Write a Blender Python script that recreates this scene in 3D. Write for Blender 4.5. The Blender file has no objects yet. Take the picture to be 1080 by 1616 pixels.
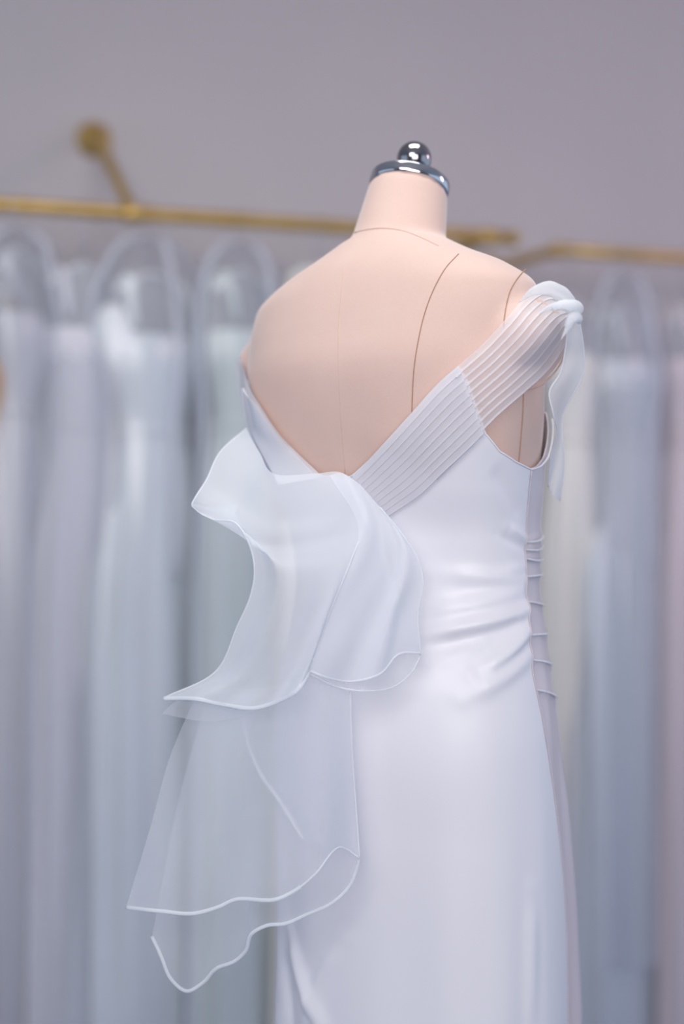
import bpy, bmesh, math, random
import numpy as np
from mathutils import Vector, Matrix
from mathutils.bvhtree import BVHTree

S = bpy.context.scene
COL = S.collection
random.seed(4)

# ------------------------------------------------------------------ camera
CAM = Vector((0.0, -1.8, 1.15))
cam = bpy.data.cameras.new('camera')
cam.sensor_fit = 'VERTICAL'; cam.sensor_height = 36; cam.sensor_width = 24; cam.lens = 50
cam.dof.use_dof = True; cam.dof.focus_distance = 1.67; cam.dof.aperture_fstop = 1.25
cam.clip_start = 0.05
cam_ob = bpy.data.objects.new('camera', cam); COL.objects.link(cam_ob)
cam_ob.location = CAM; cam_ob.rotation_euler = (math.radians(90), 0, 0)
S.camera = cam_ob
K = 1616 * 50 / 36.0

def at(px, py, Y):
    """world point seen at pixel (px, py) whose world depth coordinate is Y"""
    d = Y - CAM.y
    return Vector(((px - 540) * d / K, Y, CAM.z + (808 - py) * d / K))

# ------------------------------------------------------------------ world, lights, exposure
S.view_settings.view_transform = 'Standard'; S.view_settings.look = 'None'
S.view_settings.gamma = 1; S.view_settings.use_curve_mapping = False
S.view_settings.exposure = 0.0
S.cycles.transparent_max_bounces = 32
W = bpy.data.worlds.new('world'); S.world = W; W.use_nodes = True
W.node_tree.nodes['Background'].inputs[0].default_value = (0.60, 0.77, 1.0, 1)
W.node_tree.nodes['Background'].inputs[1].default_value = 0.90

def area(name, loc, target, sx, sy, power, color, spread=180):
    l = bpy.data.lights.new(name, 'AREA'); l.shape = 'RECTANGLE'; l.size = sx; l.size_y = sy
    l.energy = power; l.color = color; l.spread = math.radians(spread)
    o = bpy.data.objects.new(name, l); COL.objects.link(o); o.location = loc
    o.rotation_euler = (Vector(target) - Vector(loc)).to_track_quat('-Z', 'Y').to_euler()
    return o
area('ceiling_lamp', (0.10, -0.15, 2.86), (0.10, -0.1, 0), 0.9, 0.6, 17, (0.96, 1.0, 0.97))
area('added_key_softbox', (-0.7, -2.6, 2.45), (0.1, 0.0, 1.40), 1.5, 1.0, 12, (1.0, 0.95, 0.95), 110)  # softbox added to light the form more than the wall; no real fixture
area('window_light', (0.3, -4.0, 1.7), (0.1, 0.2, 1.70), 2.4, 1.8, 22, (1.0, 0.965, 0.97), 90)
area('added_pink_fill', (2.6, 0.6, 2.2), (1.2, 2.1, 1.7), 0.5, 0.5, 9, (1.0, 0.62, 0.70))  # unseen fill added to tint the right of the wall pink

# ------------------------------------------------------------------ materials
def mat(name): 
    m = bpy.data.materials.new(name); m.use_nodes = True
    nt = m.node_tree; b = nt.nodes['Principled BSDF']
    return m, nt, b
def lk(nt, a, b): nt.links.new(a, b)
def noise(nt, scale, detail=3, coord='Object', vec_scale=None):
    tc = nt.nodes.new('ShaderNodeTexCoord'); n = nt.nodes.new('ShaderNodeTexNoise')
    n.inputs['Scale'].default_value = scale; n.inputs['Detail'].default_value = detail
    if vec_scale:
        mp = nt.nodes.new('ShaderNodeMapping'); mp.inputs['Scale'].default_value = vec_scale
        lk(nt, tc.outputs[coord], mp.inputs[0]); lk(nt, mp.outputs[0], n.inputs[0])
    else:
        lk(nt, tc.outputs[coord], n.inputs[0])
    return n
def ramp(nt, src, stops):
    r = nt.nodes.new('ShaderNodeValToRGB'); e = r.color_ramp.elements
    e[0].position, e[0].color = stops[0][0], (*stops[0][1], 1)
    e[1].position, e[1].color = stops[-1][0], (*stops[-1][1], 1)
    for p, c in stops[1:-1]:
        x = e.new(p); x.color = (*c, 1)
    lk(nt, src, r.inputs[0]); return r
def bump(nt, src, b, strength, dist=0.002):
    u = nt.nodes.new('ShaderNodeBump'); u.inputs['Strength'].default_value = strength
    u.inputs['Distance'].default_value = dist
    lk(nt, src, u.inputs['Height']); lk(nt, u.outputs[0], b.inputs['Normal'])

def paint(name, c1, c2, rough=0.85, scale=3.0, bs=0.05):
    m, nt, b = mat(name)
    n = noise(nt, scale, 4); r = ramp(nt, n.outputs[0], [(0.3, c1), (0.7, c2)])
    lk(nt, r.outputs[0], b.inputs['Base Color']); b.inputs['Roughness'].default_value = rough
    n2 = noise(nt, 140, 2); bump(nt, n2.outputs[0], b, bs, 0.001)
    return m
M_WALL = paint('wall_paint', (0.51, 0.475, 0.49), (0.53, 0.49, 0.505))
M_CEIL = paint('ceiling_paint', (0.70, 0.69, 0.69), (0.73, 0.72, 0.72))
M_FLOOR = paint('blue_bounce_carpet', (0.16, 0.22, 0.38), (0.20, 0.26, 0.43), 0.95, 25, 0.6)  # unseen floor, made blue so its bounce cools the lower scene
M_DARKWALL = paint('shop_wall_paint', (0.33, 0.30, 0.30), (0.37, 0.34, 0.33))

def metal(name, c, rough, bs=0.0):
    m, nt, b = mat(name)
    b.inputs['Metallic'].default_value = 1.0
    n = noise(nt, 30, 3); r = ramp(nt, n.outputs[0], [(0.3, tuple(x * 0.93 for x in c)), (0.7, c)])
    lk(nt, r.outputs[0], b.inputs['Base Color']); b.inputs['Roughness'].default_value = rough
    return m
M_CHROME = metal('polished_chrome', (0.72, 0.70, 0.71), 0.06)
M_DKCHROME = metal('smoked_chrome', (0.42, 0.39, 0.40), 0.05)
M_STEEL = metal('brushed_steel', (0.6, 0.6, 0.62), 0.3)
def gold(name):
    m, nt, b = mat(name)
    n = noise(nt, 18, 3); r = ramp(nt, n.outputs[0], [(0.3, (0.50, 0.31, 0.09)), (0.7, (0.66, 0.44, 0.15))])
    lk(nt, r.outputs[0], b.inputs['Base Color'])
    b.inputs['Metallic'].default_value = 0.55; b.inputs['Roughness'].default_value = 0.38
    return m
M_GOLD = gold('gilt_bamboo')

def linen():
    m, nt, b = mat('flesh_linen')
    n = noise(nt, 900, 2); n.inputs['Roughness'].default_value = 0.7
    r = ramp(nt, n.outputs[0], [(0.3, (0.68, 0.49, 0.42)), (0.7, (0.74, 0.535, 0.46))])
    n3 = noise(nt, 14, 2); mx = nt.nodes.new('ShaderNodeMixRGB'); mx.blend_type = 'MULTIPLY'
    r3 = ramp(nt, n3.outputs[0], [(0.35, (0.97, 0.96, 0.96)), (0.65, (1, 1, 1))])
    mx.inputs[0].default_value = 1
    lk(nt, r.outputs[0], mx.inputs[1]); lk(nt, r3.outputs[0], mx.inputs[2])
    lk(nt, mx.outputs[0], b.inputs['Base Color'])
    b.inputs['Roughness'].default_value = 0.8
    try:
        b.inputs['Sheen Weight'].default_value = 0.4; b.inputs['Sheen Roughness'].default_value = 0.4
    except KeyError: pass
    wv = noise(nt, 500, 1, vec_scale=(1, 1, 0.25)); bump(nt, wv.outputs[0], b, 0.12, 0.0006)
    return m
M_LINEN = linen()
M_THREAD = paint('brown_thread', (0.40, 0.24, 0.17), (0.44, 0.28, 0.20), 0.9, 200, 0)
M_FAINT = paint('flesh_thread', (0.66, 0.47, 0.40), (0.69, 0.50, 0.42), 0.9, 200, 0)

def satin(name, c1, c2, rough=0.42, trans=0.0):
    m, nt, b = mat(name)
    n = noise(nt, 4, 3, vec_scale=(1, 1, 0.4)); r = ramp(nt, n.outputs[0], [(0.3, c1), (0.7, c2)])
    lk(nt, r.outputs[0], b.inputs['Base Color']); b.inputs['Roughness'].default_value = rough
    try:
        b.inputs['Sheen Weight'].default_value = 0.2
    except KeyError: pass
    w = noise(nt, 700, 1, vec_scale=(1, 1, 0.2)); bump(nt, w.outputs[0], b, 0.06, 0.0005)
    return m
M_SATIN = satin('white_satin', (0.80, 0.79, 0.84), (0.85, 0.84, 0.88))
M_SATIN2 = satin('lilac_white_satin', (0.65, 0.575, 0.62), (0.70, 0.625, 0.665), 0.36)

def sheer(name, c, alpha, edge=0.35, fold=0.12, gloss=0.0):
    """thin translucent cloth: more covering where it is seen at a glancing angle"""
    m = bpy.data.materials.new(name); m.use_nodes = True; nt = m.node_tree
    for n in list(nt.nodes): nt.nodes.remove(n)
    out = nt.nodes.new('ShaderNodeOutputMaterial')
    tr = nt.nodes.new('ShaderNodeBsdfTransparent')
    df = nt.nodes.new('ShaderNodeBsdfDiffuse'); tl = nt.nodes.new('ShaderNodeBsdfTranslucent')
    df.inputs[0].default_value = (*c, 1); tl.inputs[0].default_value = (*c, 1)
    m1 = nt.nodes.new('ShaderNodeMixShader'); m1.inputs[0].default_value = 0.38
    lk(nt, df.outputs[0], m1.inputs[1]); lk(nt, tl.outputs[0], m1.inputs[2])
    lw = nt.nodes.new('ShaderNodeLayerWeight'); lw.inputs[0].default_value = 0.5
    n = noise(nt, 9, 3)
    ma = nt.nodes.new('ShaderNodeMath'); ma.operation = 'MULTIPLY_ADD'
    lk(nt, lw.outputs['Facing'], ma.inputs[0]); ma.inputs[1].default_value = edge; ma.inputs[2].default_value = alpha - fold / 2
    mb = nt.nodes.new('ShaderNodeMath'); mb.operation = 'MULTIPLY_ADD'; mb.use_clamp = True
    lk(nt, n.outputs[0], mb.inputs[0]); mb.inputs[1].default_value = fold; lk(nt, ma.outputs[0], mb.inputs[2])
    src = m1
    if gloss > 0:
        gl = nt.nodes.new('ShaderNodeBsdfGlossy'); gl.inputs['Roughness'].default_value = 0.25
        m3 = nt.nodes.new('ShaderNodeMixShader'); m3.inputs[0].default_value = gloss
        lk(nt, m1.outputs[0], m3.inputs[1]); lk(nt, gl.outputs[0], m3.inputs[2]); src = m3
    m2 = nt.nodes.new('ShaderNodeMixShader')
    lk(nt, mb.outputs[0], m2.inputs[0]); lk(nt, tr.outputs[0], m2.inputs[1]); lk(nt, src.outputs[0], m2.inputs[2])
    lk(nt, m2.outputs[0], out.inputs[0])
    return m
M_BOW = sheer('white_organza', (0.94, 0.96, 1.0), 0.58, 0.25)
M_BAND = sheer('pleated_organza_band', (0.94, 0.92, 0.95), 0.74, 0.2, 0.05)
M_TAIL = sheer('single_organza', (0.93, 0.95, 1.0), 0.26, 0.3, 0.08)
M_STRAP = sheer('pleated_organza', (0.95, 0.92, 0.94), 0.50, 0.35, 0.08)
M_HEM = sheer('rolled_organza_hem', (0.93, 0.95, 0.98), 0.72, 0.2, 0.05)
M_KNOT = sheer('gathered_organza', (0.95, 0.96, 0.98), 0.55, 0.15, 0.15)
M_BAG = sheer('clear_film', (0.62, 0.65, 0.72), 0.20, 0.28, 0.10, 0.25)
M_BIND = sheer('white_binding', (0.86, 0.87, 0.93), 0.55, 0.2, 0.05)
M_YOKE = sheer('illusion_tulle', (0.78, 0.80, 0.85), 0.42, 0.3, 0.15)
M_PUFF = paint('white_puff_tulle', (0.92, 0.95, 0.96), (0.97, 0.98, 0.99), 0.8, 8, 0)
M_PLASTIC = paint('white_plastic', (0.75, 0.76, 0.80), (0.8, 0.8, 0.84), 0.4, 5, 0)

# ------------------------------------------------------------------ mesh helpers
def mesh_obj(name, verts, faces, m, parent=None, smooth=True):
    me = bpy.data.meshes.new(name)
    me.from_pydata([tuple(v) for v in verts], [], faces)
    if smooth: me.polygons.foreach_set('use_smooth', [True] * len(me.polygons))
    me.materials.append(m); me.update()
    o = bpy.data.objects.new(name, me); COL.objects.link(o)
    if parent: o.parent = parent
    return o
def empty(name, loc=(0, 0, 0)):
    o = bpy.data.objects.new(name, None); COL.objects.link(o); o.location = loc
    o.empty_display_size = 0.05
    return o
def tag(o, label=None, cat=None, group=None, kind=None):
    if label: o['label'] = label
    if cat: o['category'] = cat
    if group: o['group'] = group
    if kind: o['kind'] = kind
    return o
def adopt(o, parent):
    """parent a mesh built in world coordinates without moving it"""
    o.parent = parent
    o.matrix_parent_inverse = Matrix.Translation(parent.location).inverted()
    return o
def grid_faces(nu, nv, wrap=False):
    f = []
    for i in range(nu - 1):
        for j in range(nv if wrap else nv - 1):
            j2 = (j + 1) % nv
            f.append((i * nv + j, i * nv + j2, (i + 1) * nv + j2, (i + 1) * nv + j))
    return f
def hermite(xs, ys, x):
    """smooth monotone-ish cubic through the table"""
    xs = np.asarray(xs, float); ys = np.asarray(ys, float); x = np.asarray(x, float)
    h = np.diff(xs); d = np.diff(ys) / h
    m = np.zeros(len(xs)); m[0], m[-1] = d[0], d[-1]
    for i in range(1, len(xs) - 1):
        m[i] = 0 if d[i - 1] * d[i] <= 0 else 2 * d[i - 1] * d[i] / (d[i - 1] + d[i])
    i = np.clip(np.searchsorted(xs, x) - 1, 0, len(h) - 1)
    t = np.clip((x - xs[i]) / h[i], 0, 1)
    return ((2*t**3 - 3*t**2 + 1) * ys[i] + (t**3 - 2*t**2 + t) * h[i] * m[i]
            + (-2*t**3 + 3*t**2) * ys[i + 1] + (t**3 - t**2) * h[i] * m[i + 1])
def resample(pts, n, smooth=True):
    P = np.array([tuple(p) for p in pts], float)
    seg = np.linalg.norm(np.diff(P, axis=0), axis=1); s = np.concatenate([[0], np.cumsum(np.maximum(seg, 1e-9))])
    t = np.linspace(0, s[-1], n)
    if smooth and len(P) > 2:
        m = np.gradient(P, s, axis=0)
        i = np.clip(np.searchsorted(s, t) - 1, 0, len(s) - 2); h = (s[i + 1] - s[i])[:, None]
        u = ((t - s[i])[:, None]) / h
        return ((2*u**3 - 3*u**2 + 1) * P[i] + (u**3 - 2*u**2 + u) * h * m[i]
                + (-2*u**3 + 3*u**2) * P[i + 1] + (u**3 - u**2) * h * m[i + 1])
    return np.stack([np.interp(t, s, P[:, k]) for k in range(P.shape[1])], 1)
def tube(name, pts, r, m, parent=None, n=8, flat=None, taper=None):
    """round (or flattened) tube along world points"""
    P = [Vector(p) for p in pts]; V = []; F = []
    up = Vector((0.13, -0.9, 0.41)).normalized(); N = len(P)
    for i, p in enumerate(P):
        t = (P[min(i + 1, N - 1)] - P[max(i - 1, 0)]).normalized()
        a = t.cross(up)
        if a.length < 1e-4: a = t.cross(Vector((1, 0, 0)))
        a.normalize(); b = a.cross(t).normalized()
        rr = r if taper is None else r * taper[i]
        for k in range(n):
            w = 2 * math.pi * k / n
            V.append(p + a * math.cos(w) * rr + b * math.sin(w) * rr * (flat or 1.0))
    F = grid_faces(N, n, True)
    F.append(tuple(range(n - 1, -1, -1))); F.append(tuple(range((N - 1) * n, N * n)))
    return mesh_obj(name, V, F, m, parent)
def lathe(name, prof, origin, axis, m, parent=None, n=40):
    """revolve (r, h) profile about axis through origin"""
    ax = Vector(axis).normalized(); a = ax.orthogonal().normalized(); b = ax.cross(a)
    V = []
    for r, h in prof:
        for k in range(n):
            w = 2 * math.pi * k / n
            V.append(Vector(origin) + ax * h + (a * math.cos(w) + b * math.sin(w)) * r)
    F = grid_faces(len(prof), n, True)
    F.append(tuple(range(n - 1, -1, -1))); F.append(tuple(range((len(prof) - 1) * n, len(prof) * n)))
    return mesh_obj(name, V, F, m, parent)
def box(name, p0, p1, m, kind=None):
    (x0, y0, z0), (x1, y1, z1) = p0, p1
    V = [(x, y, z) for z in (z0, z1) for y in (y0, y1) for x in (x0, x1)]
    F = [(0, 2, 3, 1), (4, 5, 7, 6), (0, 1, 5, 4), (2, 6, 7, 3), (0, 4, 6, 2), (1, 3, 7, 5)]
    o = mesh_obj(name, V, F, m, None, False)
    if kind: o['kind'] = kind
    return o

# ------------------------------------------------------------------ the room
FZ = -0.40                                        # floor level
RU = Vector((0.95, 0.312, 0)).normalized()       # along the back wall, to the right
RN = Vector((0.312, -0.95, 0)).normalized()      # out of the back wall, into the room
WALL0 = Vector((-0.925, 1.91, 0))               # a point of the wall's face
A0 = WALL0 - RU * 4; A1 = WALL0 + RU * 5
V = []
for z in (FZ, 2.9):
    for p in (A0, A1, A1 - RN * 0.12, A0 - RN * 0.12): V.append((p.x, p.y, z))
tag(mesh_obj('wall_back', V, [(0, 1, 5, 4), (1, 2, 6, 5), (2, 3, 7, 6), (3, 0, 4, 7), (4, 5, 6, 7), (3, 2, 1, 0)], M_WALL, None, False), kind='structure')
box('floor', (-4.8, -4.2, FZ - 0.1), (4.8, 3.6, FZ), M_FLOOR, 'structure')
box('ceiling', (-4.8, -4.2, 2.9), (4.8, 3.6, 3.0), M_CEIL, 'structure')
box('wall_front', (-4.8, -4.3, FZ), (4.8, -4.2, 2.9), M_DARKWALL, 'structure')
V = []
for z in (FZ, FZ + 0.1):
    for p in (A0 + RN * 0.015, A1 + RN * 0.015, A1, A0): V.append((p.x, p.y, z))
tag(mesh_obj('baseboard_back', V, [(0, 1, 5, 4), (1, 2, 6, 5), (2, 3, 7, 6), (3, 0, 4, 7), (4, 5, 6, 7), (3, 2, 1, 0)], M_CEIL, None, False), kind='structure')

# ------------------------------------------------------------------ dress form
TH = math.radians(35); CT, ST = math.cos(TH), math.sin(TH); X0, Y0 = 0.063, 0.0
def L(lx, ly, z): return Vector((X0 + lx * CT + ly * ST, Y0 - lx * ST + ly * CT, z))
def Linv(p):
    dx, dy = p.x - X0, p.y - Y0
    return dx * CT - dy * ST, dx * ST + dy * CT
#        z     a     back   front  centre
TS = [(0.72, .172, .120, .110, .045), (0.82, .180, .125, .118, .045), (0.90, .178, .122, .130, .045),
      (0.98, .165, .108, .122, .052), (1.05, .154, .096, .122, .055), (1.12, .158, .096, .135, .045),
      (1.18, .170, .106, .155, .024), (1.25, .188, .118, .154, .006), (1.32, .199, .124, .134, -.002),
      (1.38, .203, .112, .106, .0), (1.422, .197, .098, .088, .0), (1.453, .156, .086, .072, .002),
      (1.475, .105, .073, .061, .006), (1.494, .066, .060, .054, .010)]
TS = np.array(TS)
# dress: the same upper body, a slim skirt below the hip
DS = [(-0.40, .205, .150, .220, .058), (0.35, .190, .138, .212, .058), (0.60, .188, .130, .200, .058), (0.75, .188, .130, .184, .054),
      (0.86, .187, .133, .156, .050), (0.93, .182, .128, .142, .050), (1.00, .170, .112, .134, .055), (1.06, .162, .103, .132, .055),
      (1.12, .165, .103, .143, .045), (1.18, .177, .112, .163, .024), (1.25, .195, .124, .162, .006),
      (1.32, .206, .130, .142, -.002), (1.38, .208, .118, .114, .0), (1.42, .200, .100, .095, .0)]
DS = np.array(DS)
EXP = 2.35
_DENSE = {}
def sect(T, z):
    if id(T) not in _DENSE:
        zz = np.linspace(T[0, 0], T[-1, 0], 1500)
        _DENSE[id(T)] = (float(zz[0]), float(zz[1] - zz[0]), np.stack([hermite(T[:, 0], T[:, k], zz) for k in (1, 2, 3, 4)], 1).tolist())
    z0, dz, rows = _DENSE[id(T)]
    f = min(max((z - z0) / dz, 0.0), 1498.0); i = int(f); f -= i; a, b = rows[i], rows[i + 1]
    return [p + (q - p) * f for p, q in zip(a, b)]
def sect_arr(T, z):
    return [hermite(T[:, 0], T[:, k], z) for k in (1, 2, 3, 4)]
def spow(v, e): return math.copysign(abs(v) ** e, v)
def surf(T, phi, z, off=0.0):
    a, bb, bf, yc = sect(T, z)
    c, s = math.cos(phi), math.sin(phi); b = bb if s < 0 else bf
    return L((a + off) * spow(c, 2 / EXP), yc + (b + off) * spow(s, 2 / EXP), z)
def phi_of(T, p):
    a, bb, bf, yc = sect(T, p.z); lx, ly = Linv(p)
    b = bb if ly < yc else bf
    return math.atan2(spow((ly - yc) / b, EXP / 2), spow(lx / a, EXP / 2))

def tube_loft(T, zs, n=72):
    V = []; 
    for z in zs:
        for k in range(n): V.append(surf(T, 2 * math.pi * k / n, z))
    F = grid_faces(len(zs), n, True)
    return V, F, n
bm = bmesh.new()
def add(V, F, slope=False):
    if slope:                                        # the far shoulder hangs a little lower
        V = [v + Vector((0, 0, 0.085 * min(0.0, Linv(v)[0] + 0.03) * min(1, max(0, (v.z - 1.30) / 0.10)))) for v in V]
    vs = [bm.verts.new(v) for v in V]
    for f in F: bm.faces.new([vs[i] for i in f])
zs = list(np.linspace(0.72, 1.40, 40)) + list(np.linspace(1.405, 1.494, 24))
V, F, n = tube_loft(TS, zs)
F.append(tuple(range(n - 1, -1, -1))); F.append(tuple(range((len(zs) - 1) * n, len(zs) * n))); add(V, F, True)
NECK_A = L(0, 0.010, 1.470); NECK_B = L(0.0, 0.040, 1.5655)
NAX = (NECK_B - NECK_A).normalized(); NLEN = (NECK_B - NECK_A).length
def neck_ring(h, r, n=48):
    a = NAX.cross(Vector((0, 1, 0))).normalized(); b = a.cross(NAX)
    return [NECK_A + NAX * h + (a * math.cos(2*math.pi*k/n) + b * math.sin(2*math.pi*k/n)) * r for k in range(n)]
V = []; hs = np.linspace(-0.03, NLEN, 16)
for h in hs:
    t = max(0, h / NLEN); V += neck_ring(h, 0.0625 - 0.0115 * t + 0.012 * max(0, 0.25 - t) ** 1.0)
n = 48; F = grid_faces(len(hs), n, True); F.append(tuple(range(n - 1, -1, -1))); F.append(tuple(range((len(hs)-1)*n, len(hs)*n))); add(V, F)
for s in (-1, 1):                                   # upper-arm stubs
    k_ = 1.0 if s > 0 else 0.96
    path = [(0.12, 0.0, 1.385), (0.150, 0.0, 1.375), (0.178, 0.0, 1.358), (0.196, 0.002, 1.343), (0.206, 0.003, 1.333), (0.211, 0.003, 1.329)]
    rad = [0.040, 0.051, 0.055, 0.055, 0.050, 0.038]
    V = []; n = 32
    for (lx, ly, z), r in zip(path, rad):
        c = L(s * lx * k_, ly, z); ax = (L(s * 0.206, 0, 1.325) - L(s * 0.12, 0, 1.39)).normalized()
        a = ax.cross(L(0, 1, 0) - L(0, 0, 0)).normalized(); b = ax.cross(a)
        for k in range(n): V.append(c + (a * math.cos(2*math.pi*k/n) + b * 1.12 * math.sin(2*math.pi*k/n)) * r)
    F = grid_faces(len(path), n, True); F.append(tuple(range(n - 1, -1, -1))); F.append(tuple(range((len(path)-1)*n, len(path)*n))); add(V, F, True)
bmesh.ops.recalc_face_normals(bm, faces=bm.faces)
tmp = bpy.data.meshes.new('torso_source'); bm.to_mesh(tmp); bm.free()
to = bpy.data.objects.new('torso_source', tmp); COL.objects.link(to)
md = to.modifiers.new('r', 'REMESH'); md.mode = 'VOXEL'; md.voxel_size = 0.0045
ms = to.modifiers.new('s', 'SMOOTH'); ms.factor = 0.5; ms.iterations = 9
dg = bpy.context.evaluated_depsgraph_get()
tm = bpy.data.meshes.new_from_object(to.evaluated_get(dg))
bpy.data.objects.remove(to)
tm.name = 'torso'; tm.materials.clear(); tm.materials.append(M_LINEN)
tm.polygons.foreach_set('use_smooth', [True] * len(tm.polygons))
form = empty('dress_form', (X0, Y0, FZ))
tag(form, 'flesh coloured linen dress form with chrome neck cap, seen from its back', 'dress form')
torso = bpy.data.objects.new('torso', tm); COL.objects.link(torso); adopt(torso, form)
BT = BVHTree.FromPolygons([v.co.copy() for v in tm.vertices], [tuple(p.vertices) for p in tm.polygons])
zs = np.linspace(0.02, 1.40, 120); V, F, _ = tube_loft(DS, zs, 144)
BD = BVHTree.FromPolygons([Vector(v) for v in V], F)
def ray(px, py, trees):
    d = (at(px, py, 0) - CAM).normalized(); best = None
    for t in trees:
        h = t.ray_cast(CAM, d)
        if h[0] is not None and (best is None or h[3] < best[3]): best = h
    return best
def onto(pts, trees, off, n=None, bridge=False):
    """points of a drawn line laid on a surface, lifted off it; gaps are bridged straight"""
    P = resample([(x, y, 0) for x, y in pts], n or len(pts) * 6) if n != 0 else np.array([(x, y, 0) for x, y in pts])
    out = []
    for x, y, _ in P:
        h = ray(x, y, trees)
        out.append(None if h is None else h[0] + h[1] * off)
    ok = [i for i, p in enumerate(out) if p is not None]
    if not ok: return [at(P[i][0], P[i][1], 0.06) for i in range(len(P))] if bridge else None
    for i in range(len(out)):
        if out[i] is None:
            Y = float(np.interp(i, ok, [out[k].y for k in ok])); out[i] = at(P[i][0], P[i][1], Y)
    return out
def seam(pts, m=M_THREAD, r=0.0006, off=0.0002):
    return adopt(tube('seam', onto(pts, [BT], off), r, m, None, 6), form)
seam([(724, 401), (706, 420), (688, 450), (672, 490), (661, 535), (654, 580), (651, 630), (650, 665)], r=0.0007)
seam([(830, 425), (818, 438), (806, 458), (799, 485), (795, 515)], r=0.0007)
seam([(826, 622), (825, 650), (822, 690), (818, 735)], r=0.0009)
seam([(543, 425), (535, 520), (536, 620), (541, 700), (545, 748)], M_FAINT, 0.0005, 0.0)
seam([(560, 367), (575, 363), (605, 360), (635, 364), (665, 375), (692, 388)], M_FAINT, 0.0009)
seam([(826, 616), (848, 610), (868, 596), (884, 576), (893, 556)], M_FAINT, 0.0011)
# neck plate and finial
cap = adopt(lathe('neck_plate', [(0.0505, -0.002), (0.0518, 0.000), (0.0523, 0.002), (0.0523, 0.0112), (0.0515, 0.0128), (0.049, 0.0134), (0.012, 0.0136)],
            NECK_B, NAX, M_CHROME, None, 64), form); cap['label'] = 'polished chrome neck plate'
fin = adopt(lathe('finial_stem', [(0.014, 0.0125), (0.014, 0.0175), (0.0095, 0.021), (0.0085, 0.030)], NECK_B, NAX, M_CHROME, None, 24), form)
bprof = [(0.0226 * math.sin(math.pi * i / 24) + 1e-5, 0.0440 - 0.0226 * math.cos(math.pi * i / 24)) for i in range(25)]
kn = adopt(lathe('finial_ball', bprof, NECK_B, NAX, M_DKCHROME, None, 48), form); kn['label'] = 'shiny dark chrome ball'
bx, by = L(0, 0.04, 0).x, L(0, 0.04, 0).y
adopt(lathe('pole', [(0.018, 0.02), (0.018, 0.74 - FZ)], (bx, by, FZ), (0, 0, 1), M_STEEL, None, 24), form)
adopt(lathe('base', [(0.15, 0.0), (0.15, 0.012), (0.14, 0.02), (0.02, 0.03), (0.018, 0.05)], (bx, by, FZ), (0, 0, 1), M_STEEL, None, 48), form)

# ------------------------------------------------------------------ gown on the form
gown = empty('wedding_gown', (X0, Y0, FZ))
tag(gown, 'white satin wedding gown worn by the dress form, low V back with large organza bow', 'wedding gown')
EDGE = [(388, 612), (410, 641), (440, 686), (470, 718), (498, 748), (525, 753), (556, 753), (600, 712), (650, 658), (700, 602), (722, 581),
        (736, 602), (748, 640), (763, 684), (785, 712), (810, 729), (835, 741), (849, 736), (860, 722)]
ed = []
for x, y in EDGE:
    h = ray(x, y, [BD])
    if h: ed.append((phi_of(DS, h[0]), h[0].z))
ed = [(p if p < math.pi / 2 else p - 2 * math.pi, z) for p, z in ed]
ed.sort()
p0, p1 = ed[0][0], ed[-1][0]
tab = [(-1.5 * math.pi, 1.255), (-1.5 * math.pi + 0.55, 1.285), (p0 - 0.30, 1.24)] + ed + [(p1 + 0.35, 1.275), (0.5 * math.pi - 0.55, 1.285), (0.5 * math.pi, 1.255)]
TP = np.array([t[0] for t in tab]); TZ = np.array([t[1] for t in tab])
def pz(px, py):
    h = ray(px, py, [BD]); p = phi_of(DS, h[0])
    return (p if p < math.pi / 2 else p - 2 * math.pi), h[0].z
# soft pulled folds of the back: line start, line end, height, half-width
FOLDS = []
def fold(a, b, amp, wid): FOLDS.append((*pz(*a), *pz(*b), amp, wid))
fold((664, 1000), (822, 962), 0.0125, 0.011)
fold((664, 965), (812, 935), 0.007, 0.010)
fold((672, 1020), (800, 985), -0.005, 0.010)
fold((752, 1058), (828, 992), 0.0115, 0.010)
fold((690, 905), (826, 915), 0.0045, 0.010)
fold((740, 1095), (832, 1030), 0.007, 0.012)
fold((690, 1045), (760, 1015), 0.003, 0.010)
fold((800, 832), (828, 852), 0.003, 0.006)
fold((785, 845), (828, 868), -0.0025, 0.006)
fold((790, 900), (828, 893), 0.002, 0.006)
fold((775, 735), (808, 800), -0.003, 0.012)
fold((462, 1475), (508, 1612), 0.009, 0.010)
fold((540, 1490), (486, 1600), 0.004, 0.008)
fold((452, 1500), (462, 1612), -0.004, 0.010)
fold((836, 1420), (836, 1612), 0.004, 0.010)
def disp(phi, z):
    d = 0.0
    for a0, z0, a1, z1, amp, w in FOLDS:
        ux, uz = (a1 - a0) * 0.14, z1 - z0; qx, qz = (phi - a0) * 0.14, z - z0
        l2 = ux * ux + uz * uz; t = max(-0.1, min(1.05, (qx * ux + qz * uz) / l2))
        dd = math.hypot(qx - t * ux, qz - t * uz)
        tt = max(0.0, min(1.0, t)); env = min(1.0, 0.45 + tt * 2.5) * (0.35 + 0.65 * math.sin(math.pi * (0.12 + 0.76 * tt)))
        d += amp * env * math.exp(-(dd / w) ** 2)
    low = max(0.0, min(1.0, (0.95 - z) / 0.6))
    d += low * (0.003 * math.sin(phi * 7 + 1.3 * z) + 0.002 * math.sin(phi * 13 + 2))
    return d
SEAM_R = [(DS[-1, 0], 0)]
sp = [pz(x, y) for x, y in [(834, 748), (829, 800), (826, 850), (825, 900), (825, 950), (827, 1000), (836, 1060), (849, 1120), (862, 1200), (874, 1290), (884, 1380), (889, 1460), (891, 1560), (891, 1612)]]
sp.sort(key=lambda t: t[1])
SZ = np.array([t[1] for t in sp]); SPH = np.array([t[0] for t in sp])
def seam_phi(z): return float(np.interp(z, SZ, SPH))
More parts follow.
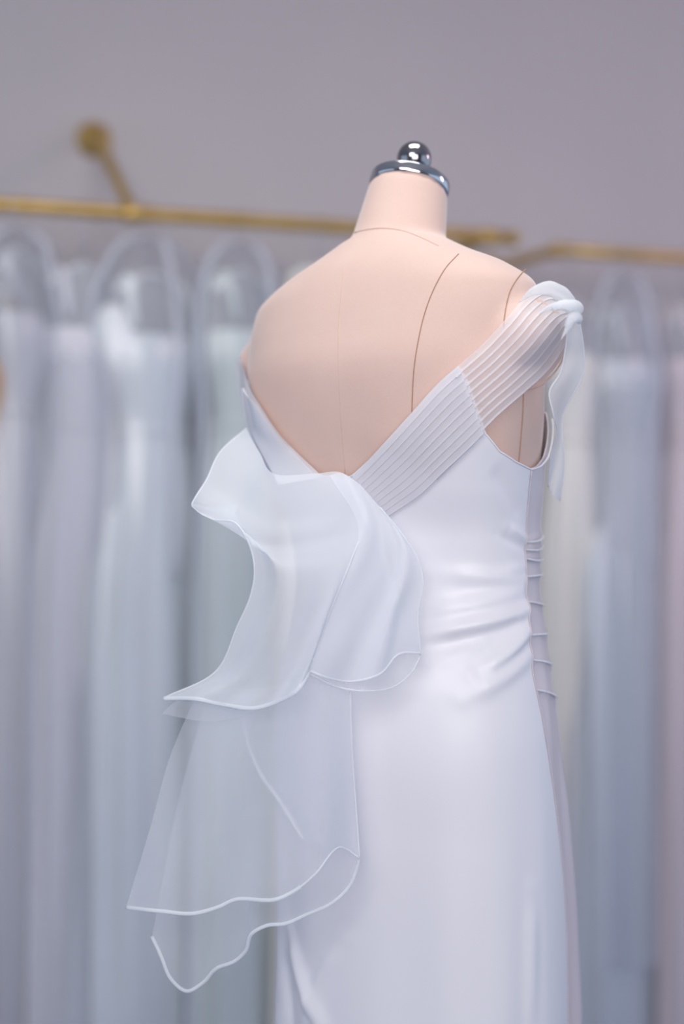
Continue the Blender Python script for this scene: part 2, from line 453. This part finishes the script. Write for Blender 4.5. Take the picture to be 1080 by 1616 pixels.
def panel(name, fa, fb, m, nphi, off, dfun, nz=300):
    """cloth between the boundary angles fa(z), fb(z), trimmed to the gown's upper edge"""
    V = []; 
    for i in range(nz):
        t = i / (nz - 1)
        for j in range(nphi):
            u = j / (nphi - 1)
            zt = 1.2
            for _ in range(3):
                ph = fa(zt) + (fb(zt) - fa(zt)) * u
                zt = float(np.interp(ph, TP, TZ))
            zh = FZ + 0.006
            zz = zh + (zt - zh) * (t if t < 1 else 1)
            # denser rows above the hip
            zz = zh + (zt - zh) * (1 - (1 - t) ** 1.45)
            ph = fa(zz) + (fb(zz) - fa(zz)) * u
            V.append(surf(DS, ph, zz, off + dfun(ph, zz)))
    o = mesh_obj(name, V, grid_faces(nz, nphi), m)
    sm = o.modifiers.new('thickness', 'SOLIDIFY'); sm.thickness = 0.0016; sm.offset = -1
    return adopt(o, gown)
left_phi = lambda z: -math.pi - seam_phi(z)
panel('back_panel', left_phi, seam_phi, M_SATIN, 230, 0.004, disp)
PLEATS = [(829, 855, .007), (829, 867, .003), (829, 881, -.002), (828, 910, .0), (827, 948, -.010), (828, 1002, -.004), (834, 1040, -.014), (844, 1088, -.020)]
RZ = [pz(x - 4, y)[1] for x, y, t in PLEATS]
def ruche(phi, z):
    s = phi - seam_phi(z); fade = math.exp(-max(0, s) * 1.2) * max(0.0, min(1.0, s / 0.05))
    d = 0.0
    for k, zr in enumerate(RZ):
        q = z - (zr + PLEATS[k][2] * s / 0.45)
        d += 0.0042 * (math.exp(-(q / 0.0026) ** 2) + 0.5 * (1 / (1 + math.exp(min(50, -q / 0.0012)))) * math.exp(-abs(q) / 0.012) * (q > 0))
    low = max(0.0, min(1.0, (1.0 - z) / 0.5))
    return d * fade + low * max(0.0, min(1.0, s / 0.25)) * (0.010 * math.sin(phi * 11 + 0.8) + 0.005 * math.sin(phi * 23))
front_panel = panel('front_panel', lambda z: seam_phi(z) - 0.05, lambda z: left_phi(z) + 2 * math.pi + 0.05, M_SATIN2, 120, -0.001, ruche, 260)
for k, zr in enumerate(RZ):
    P = []
    for u in np.linspace(0.012, 0.50, 24):
        z = zr + PLEATS[k][2] * u / 0.45 - 0.003 * math.sin(min(1, u / 0.45) * math.pi) * (k < 3); P.append(surf(DS, seam_phi(z) + u, z, 0.0030))
    tube('pleat_edge_glint', P, 0.0015, M_SATIN, front_panel, 8, 0.7, np.interp(np.linspace(0, 1, 24), [0, .1, .7, 1], [.4, 1, 1, .2]))  # whiter tubes put the caught highlight of each pleat edge into colour
# narrow bound edge along the V and armholes
def edge_line(ph0, ph1, name, m, r):
    P = []
    for q in np.linspace(ph0, ph1, 160):
        z = float(np.interp(q, TP, TZ)); P.append(surf(DS, q, z, 0.004))
    return adopt(tube(name, P, r, m, None, 6), gown)
edge_line(p0 - 0.3, p1 + 0.3, 'bound_edge', M_SATIN, 0.0012)
# side seam cord
adopt(tube('side_seam', [surf(DS, seam_phi(z), z, 0.0045 + disp(seam_phi(z), z)) for z in np.linspace(0.45, 1.20, 120)], 0.0007, M_SATIN2, None, 6), gown)

# ------------------------------------------------------------------ organza straps
def strap(name, top, bot, off, m, n=70, pleats=9, amp=0.0022, trees=None, folded=True, smooth=6):
    A = onto(top, trees or [BT, BD], 0, n, True); B = onto(bot, trees or [BT, BD], 0, n, True)
    prof = []                                        # across: (position, lift); a pleat doubles back on itself
    for k in range(pleats):
        a, b = k / pleats, (k + 1) / pleats; w = b - a
        if folded: prof += [(a, 0.0), (a + w * 0.5, 0.35), (a + w * 0.98, 0.9), (b + w * 0.04, 1.0), (b + w * 0.0, 0.55), (b - w * 0.28, 0.2), (b - w * 0.30, 0.05), (b - w * 0.1, 0.0)]
        else: prof += [(a, 0.0), (a + w * 0.5, 1.0)]
    prof.append((1.0, 0.0)); nv = len(prof); V = []
    for i in range(n):
        t = i / (n - 1); a, b = A[i], B[i]
        for u, hgt in prof:
            q = a.lerp(b, u)
            loc = BT.find_nearest(q); best = loc
            l2 = BD.find_nearest(q)
            # stay outside body and dress
            d = (q - CAM).normalized(); lift = off + amp * hgt
            h = None
            for tr in (trees or [BT, BD]):
                hh = tr.ray_cast(CAM, d)
                if hh[0] is not None and (h is None or hh[3] < h[3]): h = hh
            p = q
            if h is not None:
                if h[3] < (q - CAM).length + 0.03: p = h[0]
            V.append(p - d * lift)
    # ease out creases where the surface changes
    Vn = np.array([tuple(v) for v in V]).reshape(n, nv, 3)
    for _ in range(smooth):
        Vn[1:-1] = 0.5 * Vn[1:-1] + 0.25 * (Vn[:-2] + Vn[2:])
    return adopt(mesh_obj(name, [tuple(v) for v in Vn.reshape(-1, 3)], grid_faces(n, nv), m), gown)
strap('pleated_strap',
      [(600, 707), (650, 652), (700, 597), (722, 578), (760, 545), (800, 502), (835, 464), (860, 452), (886, 463), (903, 482)],
      [(690, 757), (712, 735), (735, 712), (760, 682), (780, 661), (828, 619), (862, 588), (888, 552), (900, 522), (908, 497)], 0.006, M_STRAP, 90)
strap('wrapped_band',
      [(556, 752), (575, 733), (600, 706), (650, 651), (700, 597), (724, 577)],
      [(612, 815), (630, 803), (660, 783), (700, 745), (740, 708), (764, 684)], 0.010, M_BAND, 50, 9, 0.0009)
# knot of gathered organza on the shoulder
def knot_rope(pts, r, taper):
    P = resample([tuple(at(*p)) for p in pts], 24); tp = np.interp(np.linspace(0, 1, 24), np.linspace(0, 1, len(taper)), taper)
    return adopt(tube('gathered_fold', P, r, M_KNOT, None, 14, 0.7, tp), gown)
knot_rope([(820, 478, -.175), (842, 460, -.185), (862, 455, -.185), (884, 463, -.170), (899, 476, -.150), (906, 488, -.13)], 0.0105, [0.02, 0.5, 0.95, 1.1, 1.0, 0.5])
knot_rope([(850, 496, -.195), (866, 486, -.200), (886, 482, -.203), (908, 490, -.18)], 0.0085, [0.02, 0.5, 1.0, 0.7])
knot_rope([(886, 536, -.198), (896, 518, -.202), (903, 504, -.203), (909, 494, -.18)], 0.0065, [0.02, 0.6, 1.0, 0.7])
knot_rope([(872, 488, -.205), (884, 482, -.210), (898, 482, -.205), (911, 489, -.165), (906, 500, -.15)], 0.0075, [0.3, 0.9, 1.1, 1.0, 0.5])
knot_rope([(893, 516, -.200), (901, 505, -.203), (911, 500, -.195), (914, 508, -.18)], 0.0065, [0.3, 1.0, 1.1, 0.5])

# ------------------------------------------------------------------ loose organza: bow, tails, front drape
def coons(top, bot, left, right, nu, nv):
    T = resample([tuple(at(*p)) for p in top], nv); B = resample([tuple(at(*p)) for p in bot], nv)
    Lf = resample([tuple(at(*p)) for p in left], nu); R = resample([tuple(at(*p)) for p in right], nu)
    u = np.linspace(0, 1, nu)[:, None, None]; v = np.linspace(0, 1, nv)[None, :, None]
    P = (1-u)*T[None] + u*B[None] + (1-v)*Lf[:, None] + v*R[:, None] \
        - ((1-u)*(1-v)*T[0] + (1-u)*v*T[-1] + u*(1-v)*B[0] + u*v*B[-1])
    return P
def sheet(name, top, bot, left, right, m, folds=(), nu=60, nv=60, clear=0.007, front=True):
    P = coons(top, bot, left, right, nu, nv)
    U = np.linspace(0, 1, nu); Vv = np.linspace(0, 1, nv)
    for i in range(nu):
        for j in range(nv):
            u, v = U[i], Vv[j]; dy = 0
            for (amp, fu, fv, ph) in folds: dy += amp * math.sin(fu * u * 6.283 + fv * v * 6.283 + ph) * (0.25 + 0.75 * u)
            p = Vector(P[i, j]); d = (p - CAM); ln = d.length; d.normalize()
            p = p + d * dy
            if front:
                hit = None
                for tr in (BD, BT):
                    h = tr.ray_cast(CAM, d)
                    if h[0] is not None and (hit is None or h[3] < hit): hit = h[3]
                if hit is not None and (p - CAM).length > hit - clear - 0.006: p = CAM + d * (hit - clear - 0.006)
            P[i, j] = p
    for _ in range(10):
        P[1:-1, 1:-1] = 0.4 * P[1:-1, 1:-1] + 0.15 * (P[:-2, 1:-1] + P[2:, 1:-1] + P[1:-1, :-2] + P[1:-1, 2:])
    o = mesh_obj(name, P.reshape(-1, 3), grid_faces(nu, nv), m)
    return adopt(o, gown), P
def hem(P, r=0.0021, flat=0.5):                      # a sub-part of the sheet made last
    return tube('rolled_hem', [tuple(p) for p in P], r, M_HEM, o, 8, flat)

o, P = sheet('shoulder_band', [(380, 566, .07), (385, 582, .06), (394, 612, .04), (412, 642, .01), (441, 685, -.03), (472, 717, -.07), (510, 753, -.10)],
      [(371, 572, .09), (373, 590, .08), (381, 635, .06), (391, 668, .04), (402, 694, .01), (418, 724, -.02), (440, 765, -.07)],
      [(380, 566, .07), (371, 572, .09)], [(510, 753, -.10), (440, 765, -.07)], M_BOW, (), 16, 60, 0.012)
# central fall of the bow, running up into its left lobe
o, P = sheet('bow_fall', [(389, 676, .00), (410, 714, -.05), (437, 749, -.105), (500, 747, -.12), (540, 746, -.12), (558, 758, -.12)],
      [(258, 1102, -.10), (310, 1103, -.12), (355, 1112, -.14), (402, 1117, -.16), (440, 1106, -.17), (470, 1088, -.18), (488, 1060, -.18)],
      [(389, 676, .00), (347, 714, -.03), (326, 757, -.06), (304, 793, -.09), (302, 797, -.09), (305, 800, -.09), (335, 819, -.12), (374, 827, -.15), (398, 872, -.16), (402, 905, -.16), (397, 935, -.155), (374, 990, -.14), (344, 1056, -.12), (258, 1102, -.10)],
      [(558, 758, -.12), (578, 810, -.14), (556, 880, -.165), (523, 960, -.18), (497, 1035, -.18), (488, 1060, -.18)],
      M_BOW, [(0.005, 0.35, 1.6, 0), (0.003, 0.9, 3.1, 1)], 120, 80, 0.018)
hem(P[-1], 0.0026); hem(P[:, -1], 0.0009); hem(P[:, 0], 0.0010)
o, P = sheet('bow_lobe_back', [(302, 796, -.085), (345, 803, -.07), (374, 797, -.08)],
      [(303, 798, -.088), (338, 822, -.10), (384, 831, -.12)],
      [(302, 796, -.085), (303, 798, -.088)], [(374, 797, -.08), (372, 812, -.10), (384, 831, -.12)], M_BOW, [(0.003, 1, 1, 2)], 16, 30, 0.004)
hem(P[0], 0.0010)
# right loop
o, P = sheet('bow_loop', [(520, 750, -.125), (540, 747, -.125), (557, 756, -.125), (600, 800, -.135)],
      [(488, 1058, -.175), (520, 1070, -.175), (555, 1075, -.17), (600, 1063, -.165), (630, 1032, -.16), (664, 1030, -.15)],
      [(520, 750, -.125), (566, 835, -.155), (525, 955, -.175), (500, 1030, -.18), (488, 1058, -.175)],
      [(600, 800, -.135), (640, 850, -.15), (663, 890, -.155), (668, 918, -.155), (660, 970, -.15), (664, 1030, -.15)],
      M_BOW, [(0.006, 0.5, 1.6, 2), (0.003, 1.4, 2.7, 0)], 70, 60, 0.013)
hem(P[-1], 0.0014); hem(P[:, -1], 0.0010)
o, P = sheet('bow_loop_inner', [(565, 760, -.115), (590, 795, -.12), (602, 820, -.125)],
      [(490, 1064, -.165), (530, 1083, -.16), (575, 1090, -.155), (622, 1083, -.15), (652, 1058, -.145), (664, 1034, -.14)],
      [(565, 760, -.115), (540, 900, -.15), (505, 1020, -.165), (490, 1064, -.165)],
      [(602, 820, -.125), (608, 880, -.13), (632, 955, -.135), (646, 990, -.14), (664, 1034, -.14)],
      M_TAIL, [(0.004, 0.5, 2.4, 1)], 60, 50, 0.008)
hem(P[-1], 0.0010); hem(P[:, -1], 0.0010)
# long tails
o, P = sheet('bow_tail', [(318, 1080, -.09), (420, 1085, -.13), (500, 1070, -.15), (553, 1092, -.14)],
      [(199, 1432, -.12), (255, 1438, -.14), (310, 1441, -.15), (345, 1431, -.15), (370, 1420, -.16), (440, 1418, -.17), (468, 1404, -.17), (497, 1380, -.17), (537, 1337, -.16), (568, 1354, -.15)],
      [(318, 1080, -.09), (270, 1190, -.09), (236, 1310, -.10), (199, 1432, -.12)],
      [(553, 1092, -.14), (556, 1180, -.14), (562, 1270, -.14), (568, 1354, -.15)],
      M_TAIL, [(0.009, 0.4, 1.9, 0), (0.004, 0.2, 4.1, 1)], 70, 90, 0.012)
hem(P[-1, :64], 0.0023); hem(P[-1, 60:], 0.0012); hem(P[:, -1], 0.0008)
o, P = sheet('bow_tail_under', [(330, 1090, -.06), (420, 1095, -.10), (500, 1080, -.12), (553, 1096, -.12)],
      [(240, 1478, -.06), (254, 1508, -.07), (270, 1545, -.08), (294, 1564, -.085), (320, 1551, -.09), (342, 1528, -.10), (370, 1517, -.105), (388, 1500, -.11), (396, 1475, -.115), (420, 1461, -.12), (452, 1457, -.13), (482, 1444, -.13), (525, 1424, -.13), (552, 1398, -.13), (568, 1356, -.13)],
      [(330, 1090, -.06), (285, 1250, -.05), (240, 1478, -.06)],
      [(553, 1096, -.12), (556, 1180, -.12), (562, 1270, -.12), (568, 1356, -.13)],
      M_TAIL, [(0.010, 0.4, 1.7, 2)], 70, 90, 0.007)
hem(P[-1], 0.0022)
o, P = sheet('bow_tail_side', [(380, 1120, -.02), (440, 1110, -.06), (553, 1098, -.10)],
      [(480, 1325, -.08), (520, 1335, -.10), (563, 1345, -.11)],
      [(380, 1120, -.02), (392, 1175, -.01), (412, 1222, -.02), (437, 1257, -.05), (480, 1325, -.08)],
      [(553, 1098, -.10), (557, 1200, -.11), (563, 1345, -.11)], M_TAIL, [(0.006, 0.5, 1, 0)], 40, 40, 0.004)
hem(P[:, 0], 0.0026)
o, P = sheet('hem_curl', [(320, 1104, -.13), (360, 1112, -.14), (402, 1117, -.15)], [(255, 1126, -.09), (320, 1138, -.11), (380, 1131, -.13), (402, 1119, -.15)],
      [(320, 1104, -.13), (285, 1103, -.11), (255, 1126, -.09)], [(402, 1117, -.15), (402, 1119, -.15)], M_TAIL, (), 12, 40)
# front drape falling from the knot
o, P = sheet('front_drape', [(898, 500, -.15), (906, 496, -.14), (914, 500, -.13)],
      [(866, 768, -.02), (875, 785, .0), (884, 790, .01)],
      [(898, 500, -.15), (893, 550, -.13), (884, 590, -.12), (868, 617, -.12), (873, 650, -.11), (880, 682, -.08), (870, 720, -.05), (866, 768, -.02)],
      [(914, 500, -.13), (922, 560, -.10), (921, 588, -.09), (905, 622, -.08), (888, 655, -.06), (889, 700, -.04), (890, 745, -.01), (884, 790, .01)],
      M_BOW, [(0.008, 1.2, 0.8, 0)], 60, 20, front=False)
hem(P[:, 0], 0.0012); hem(P[:, -1], 0.0012)
# small safety pin
def pin(pts, label):
    P = onto(pts, [BT, BD], 0.013) or [at(x, y, -0.15) for x, y in pts]
    o = tube('safety_pin', P, 0.0006, M_STEEL, None, 6)
    return tag(o, label, 'safety pin')
pin([(719, 595), (723, 592), (727, 590)], 'tiny steel safety pin where the sheer strap meets the bodice back')

# ------------------------------------------------------------------ gilt rails on the wall
RAILZ = 1.863
R0 = Vector((-0.79, 1.5, RAILZ))
def rail_pt(px):                                     # where the sight line of column px crosses the rail's plane
    k = (px - 540) / K
    # (k d, d + CAM.y) on the line R0 + s RU
    d = ((R0.y - CAM.y) - (RU.y / RU.x) * R0.x) / (1 - (RU.y / RU.x) * k)
    return Vector((k * d, d + CAM.y, RAILZ))
def rod(name, a, b, r, parent, nodes=0, n=20):
    """bamboo-shaped rod: slightly swollen joints along its length"""
    a, b = Vector(a), Vector(b); ln = (b - a).length; N = 8 + nodes * 14
    js = [(i + 0.5) / nodes for i in range(nodes)] if nodes else []
    P = []; tp = []
    for i in range(N):
        t = i / (N - 1); P.append(a.lerp(b, t))
        w = 0
        for j in js: w = max(w, math.exp(-((t - j) * ln / 0.010) ** 2))
        tp.append(1 + 0.22 * w)
    return adopt(tube(name, P, r, M_GOLD, None, n, None, tp), parent)
def joint(p, r, parent):
    return adopt(lathe('joint_ring', [(r, -0.004), (r * 1.2, -0.002), (r * 1.2, 0.002), (r, 0.004)], p, RU, M_GOLD, None, 20), parent)
rail1 = empty('clothes_rail', tuple(R0)); tag(rail1, 'long gilt wall rail behind the form, with sloping arm and round flange', 'clothes rail')
ra, rb = rail_pt(-330), rail_pt(806)
rod('rail_bar', ra, rb, 0.0165, rail1)
for px in (-250, -120, 40, 152, 238, 350, 372, 455, 532, 640, 735): joint(rail_pt(px), 0.0170, rail1)
adopt(lathe('end_cap', [(0.0165, -0.004), (0.020, 0.0), (0.020, 0.014), (0.014, 0.020)], rb, RU, M_GOLD, None, 24), rail1)
kf = (148 - 540) / K; df = (WALL0.y - CAM.y - RU.y / RU.x * WALL0.x) / (1 - RU.y / RU.x * kf)
fl = Vector((kf * df, CAM.y + df, CAM.z + (808 - 221) * df / K))
adopt(lathe('flange', [(0.047, 0.0), (0.047, 0.010), (0.042, 0.020), (0.030, 0.030), (0.020, 0.036), (0.018, 0.06)], fl, RN, M_GOLD, None, 40), rail1)
rod('sloping_arm', fl + RN * 0.045, rail_pt(210), 0.0145, rail1, 1)
adopt(lathe('arm_collar', [(0.018, -0.028), (0.0215, -0.024), (0.0215, 0.024), (0.018, 0.028)], rail_pt(212), RU, M_GOLD, None, 24), rail1)
e = rail_pt(772); rod('end_arm', e, e - RN * ((e - WALL0).dot(RN)) , 0.0145, rail1, 1)
adopt(lathe('arm_collar', [(0.018, -0.028), (0.0215, -0.024), (0.0215, 0.024), (0.018, 0.028)], e, RU, M_GOLD, None, 24), rail1)
ew = e - RN * ((e - WALL0).dot(RN)); adopt(lathe('flange', [(0.040, 0.0), (0.040, 0.008), (0.02, 0.022)], ew, RN, M_GOLD, None, 32), rail1)
rail2 = empty('clothes_rail', (0.6, 2.06, RAILZ)); tag(rail2, 'shorter gilt wall rail beside the draped shoulder, bent back to the wall', 'clothes rail')
q0 = Vector((0.583, 2.045, 1.858)); q1 = q0 + RU * 1.9
rod('rail_bar', q0, q1, 0.0150, rail2)
for t in (0.03, 0.25, 0.5, 0.8, 1.2, 1.6): joint(q0 + RU * t, 0.0155, rail2)
qa = q0 - RU * 0.09 - RN * 0.0; qw = q0 - RU * 0.05 - RN * ((q0 - WALL0).dot(RN))
rod('end_arm', q0, qw, 0.0140, rail2, 1)
adopt(lathe('elbow', [(0.010, -0.022), (0.0195, -0.012), (0.0205, 0.0), (0.0195, 0.012), (0.010, 0.022)], q0, RU, M_GOLD, None, 24), rail2)
adopt(lathe('flange', [(0.040, 0.0), (0.040, 0.008), (0.02, 0.022)], qw, RN, M_GOLD, None, 32), rail2)
q2 = q1 - RN * ((q1 - WALL0).dot(RN)); rod('end_arm', q1, q2, 0.0140, rail2, 1)

# ------------------------------------------------------------------ gowns, hangers and covers on the rails
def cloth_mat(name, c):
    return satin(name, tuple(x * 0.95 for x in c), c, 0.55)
def hanging(px, rail, rot, hw, kind, c, lab, bag=True, veil=False, ztop=1.74, seed=0, puff=False, flare=1.0, dz=0.0):
    rnd = random.Random(seed)
    if rail == 1: p = rail_pt(px); rz = RAILZ
    else:
        k = (px - 540) / K; d = ((q0.y - CAM.y) - (RU.y / RU.x) * q0.x) / (1 - (RU.y / RU.x) * k); p = Vector((k * d, d + CAM.y, 1.858)); rz = 1.858
    ca, sa = math.cos(rot), math.sin(rot)
    def T(x, y, z): return Vector((p.x + x * ca - y * sa, p.y + x * sa + y * ca, z))
    zs_ = rz - 0.125 - dz                                  # shoulder height
    # hanger
    h = empty('clothes_hanger', (p.x, p.y, zs_ + 0.02)); tag(h, 'white clothes hanger on the rail, carrying the ' + lab[1], 'clothes hanger', 'hangers on the gilt rails')
    hk = [T(-0.022 * math.cos(a) + 0.0, 0, rz + 0.0 + 0.0215 * math.sin(a)) for a in np.linspace(-0.5, math.pi, 16)]
    hk = [T(0.0, 0, zs_ + 0.025), T(0.0, 0, rz - 0.05), T(-0.012, 0, rz - 0.030)] + hk
    adopt(tube('hook', hk, 0.0016, M_STEEL, None, 8), h)
    sh = hw * 0.85
    adopt(tube('bar', [T(-sh, 0, zs_ - 0.035), T(-sh * 0.5, 0, zs_), T(0, 0, zs_ + 0.025), T(sh * 0.5, 0, zs_), T(sh, 0, zs_ - 0.035)], 0.007, M_PLASTIC, None, 10, 1.6), h)
    # gown
    g = empty('hanging_gown', (p.x, p.y, 0.0)); tag(g, lab[0], 'wedding gown', 'gowns hanging on the gilt rails')
    mt = cloth_mat('gown_cloth', c)
    nphi = 72; FLOOR = FZ; nf = rnd.choice((7, 9, 11)); ph0 = rnd.random() * 6
    def ringpts(tabs, zz, foldamp):
        V = []
        for z in zz:
            w = float(hermite(tabs[:, 0], tabs[:, 1], z)); dpt = float(hermite(tabs[:, 0], tabs[:, 2], z)); f = foldamp(z)
            for k in range(nphi):
                a = 2 * math.pi * k / nphi
                m_ = 1 + f * (math.sin(nf * a + ph0 + 2 * z) * 0.6 + 0.4 * math.sin((2 * nf + 1) * a + ph0 * 2))
                V.append(T(w * m_ * math.cos(a), dpt * m_ * math.sin(a), z))
        return V
    wz = zs_ - 0.36
    bt = np.array([(wz, hw * 0.62, 0.055), (wz + 0.10, hw * 0.72, 0.07), (wz + 0.19, hw * 0.88, 0.080), (wz + 0.23, hw * 0.86, 0.066)])
    zz = np.linspace(wz, wz + 0.23, 14)
    b = adopt(mesh_obj('bodice', ringpts(bt, zz, lambda z: 0.015), grid_faces(14, nphi, True), mt), g)
    yt = np.array([(wz + 0.225, hw * 0.865, 0.067), (zs_ - 0.055, hw * 0.84, 0.05), (zs_ - 0.02, hw * 0.66, 0.036), (zs_ + 0.012, hw * 0.34, 0.028)])
    adopt(mesh_obj('yoke', ringpts(yt, np.linspace(wz + 0.225, zs_ + 0.012, 14), lambda z: 0.015), grid_faces(14, nphi, True), M_YOKE), g)
    hz = FZ + 0.03 + rnd.random() * 0.06
    skt = np.array([(hz, hw * 1.30 * flare, 0.074), (hz + 0.55, hw * 1.22 * flare, 0.070), (wz - 0.35, hw * 1.10 * flare, 0.072), (wz - 0.12, hw * 0.85, 0.07), (wz + 0.01, hw * 0.63, 0.058)])
    zz = np.linspace(hz, wz + 0.01, 46)
    adopt(mesh_obj('skirt', ringpts(skt, zz, lambda z: 0.16 * min(1, (wz + 0.03 - z) / 0.45)), grid_faces(46, nphi, True), mt), g)
    for s in (-1, 1):
        if puff:
            V = []; n2 = 18
            for i in range(13):
                th = math.pi * i / 12
                for k in range(n2):
                    a = 2 * math.pi * k / n2; r = 0.052 * (1 + 0.12 * math.sin(5 * a + i))
                    V.append(T(s * hw * 0.84 + r * math.sin(th) * math.cos(a), r * math.sin(th) * math.sin(a), zs_ - 0.135 + 0.075 * math.cos(th)))
            adopt(mesh_obj('puff_sleeve', V, grid_faces(13, n2, True), M_PUFF), g)
        adopt(tube('shoulder_strap', [T(s * hw * 0.62, -0.045, wz + 0.25), T(s * hw * 0.60, -0.02, zs_ - 0.0), T(s * hw * 0.60, 0.0, zs_ + 0.008), T(s * hw * 0.60, 0.03, zs_ - 0.01), T(s * hw * 0.62, 0.045, wz + 0.25)], 0.011, mt, None, 8, 0.4), g)
    if veil:
        vt = np.array([(hz + 0.25, hw * 1.42, 0.105), (wz - 0.25, hw * 1.25, 0.10), (wz + 0.05, hw * 1.02, 0.092), (zs_ - 0.10, hw * 0.62, 0.06), (zs_ + 0.03, 0.022, 0.016)])
        adopt(mesh_obj('veil', ringpts(vt, np.linspace(hz + 0.25, zs_ + 0.03, 36), lambda z: 0.07), grid_faces(36, nphi, True), M_YOKE), g)
    # lace waist band
    adopt(tube('waist_band', [T(hw * 0.65 * math.cos(a), 0.060 * math.sin(a), wz + 0.005) for a in np.linspace(0, 2 * math.pi, 40)], 0.012, mt, None, 8, 0.4), g)
    if not bag: return
    zt = rz - 0.055
    bw = np.array([(FZ + 0.015, hw * 1.52 * flare, 0.096), (0.45, hw * 1.44 * flare, 0.094), (wz - 0.25, hw * 1.30, 0.092), (wz + 0.0, hw * 1.12, 0.09),
                   (wz + 0.18, hw * 1.26, 0.11), (zs_ - 0.06, hw * 1.22, 0.09), (zs_ + 0.025, hw * 0.98, 0.075), (zt - 0.012, hw * 0.52, 0.04), (zt, 0.02, 0.012)])
    zz = np.concatenate([np.linspace(FZ + 0.015, wz, 26), np.linspace(wz + 0.02, zs_, 16), np.linspace(zs_ + 0.008, zt, 16)])
    c_ = empty('garment_cover', (p.x, p.y, FZ + 0.015)); tag(c_, 'see-through arched garment cover around the ' + lab[1], 'garment bag', 'clear covers over the hanging gowns')
    V = []
    for z in zz:
        w = float(hermite(bw[:, 0], bw[:, 1], z)); dpt = float(hermite(bw[:, 0], bw[:, 2], z))
        for k in range(nphi):
            a = 2 * math.pi * k / nphi; f = 1 + 0.05 * math.sin(7 * a + ph0 + 3 * z) * min(1, (zt - z) / 0.5)
            V.append(T(w * f * math.cos(a), dpt * f * math.sin(a), z))
    adopt(mesh_obj('film', V, grid_faces(len(zz), nphi, True), M_BAG), c_)
    for s in (-1, 1):
        P = []
        for z in zz:
            w = float(hermite(bw[:, 0], bw[:, 1], z)); f = 1 + 0.05 * math.sin(7 * (0 if s > 0 else math.pi) + ph0 + 3 * z) * min(1, (zt - z) / 0.5)
            P.append(T(s * w * f, 0, z))
        adopt(tube('binding', P, 0.010, M_BIND, None, 8, 0.5), c_)
    adopt(tube('zip', [T(0, -float(hermite(bw[:, 0], bw[:, 2], z)) * (1 + 0.05 * math.sin(7 * -1.5708 + ph0 + 3 * z) * min(1, (zt - z) / 0.5)) - 0.003, z) for z in zz[20:-2]], 0.008, M_BIND, None, 8, 0.4), c_)

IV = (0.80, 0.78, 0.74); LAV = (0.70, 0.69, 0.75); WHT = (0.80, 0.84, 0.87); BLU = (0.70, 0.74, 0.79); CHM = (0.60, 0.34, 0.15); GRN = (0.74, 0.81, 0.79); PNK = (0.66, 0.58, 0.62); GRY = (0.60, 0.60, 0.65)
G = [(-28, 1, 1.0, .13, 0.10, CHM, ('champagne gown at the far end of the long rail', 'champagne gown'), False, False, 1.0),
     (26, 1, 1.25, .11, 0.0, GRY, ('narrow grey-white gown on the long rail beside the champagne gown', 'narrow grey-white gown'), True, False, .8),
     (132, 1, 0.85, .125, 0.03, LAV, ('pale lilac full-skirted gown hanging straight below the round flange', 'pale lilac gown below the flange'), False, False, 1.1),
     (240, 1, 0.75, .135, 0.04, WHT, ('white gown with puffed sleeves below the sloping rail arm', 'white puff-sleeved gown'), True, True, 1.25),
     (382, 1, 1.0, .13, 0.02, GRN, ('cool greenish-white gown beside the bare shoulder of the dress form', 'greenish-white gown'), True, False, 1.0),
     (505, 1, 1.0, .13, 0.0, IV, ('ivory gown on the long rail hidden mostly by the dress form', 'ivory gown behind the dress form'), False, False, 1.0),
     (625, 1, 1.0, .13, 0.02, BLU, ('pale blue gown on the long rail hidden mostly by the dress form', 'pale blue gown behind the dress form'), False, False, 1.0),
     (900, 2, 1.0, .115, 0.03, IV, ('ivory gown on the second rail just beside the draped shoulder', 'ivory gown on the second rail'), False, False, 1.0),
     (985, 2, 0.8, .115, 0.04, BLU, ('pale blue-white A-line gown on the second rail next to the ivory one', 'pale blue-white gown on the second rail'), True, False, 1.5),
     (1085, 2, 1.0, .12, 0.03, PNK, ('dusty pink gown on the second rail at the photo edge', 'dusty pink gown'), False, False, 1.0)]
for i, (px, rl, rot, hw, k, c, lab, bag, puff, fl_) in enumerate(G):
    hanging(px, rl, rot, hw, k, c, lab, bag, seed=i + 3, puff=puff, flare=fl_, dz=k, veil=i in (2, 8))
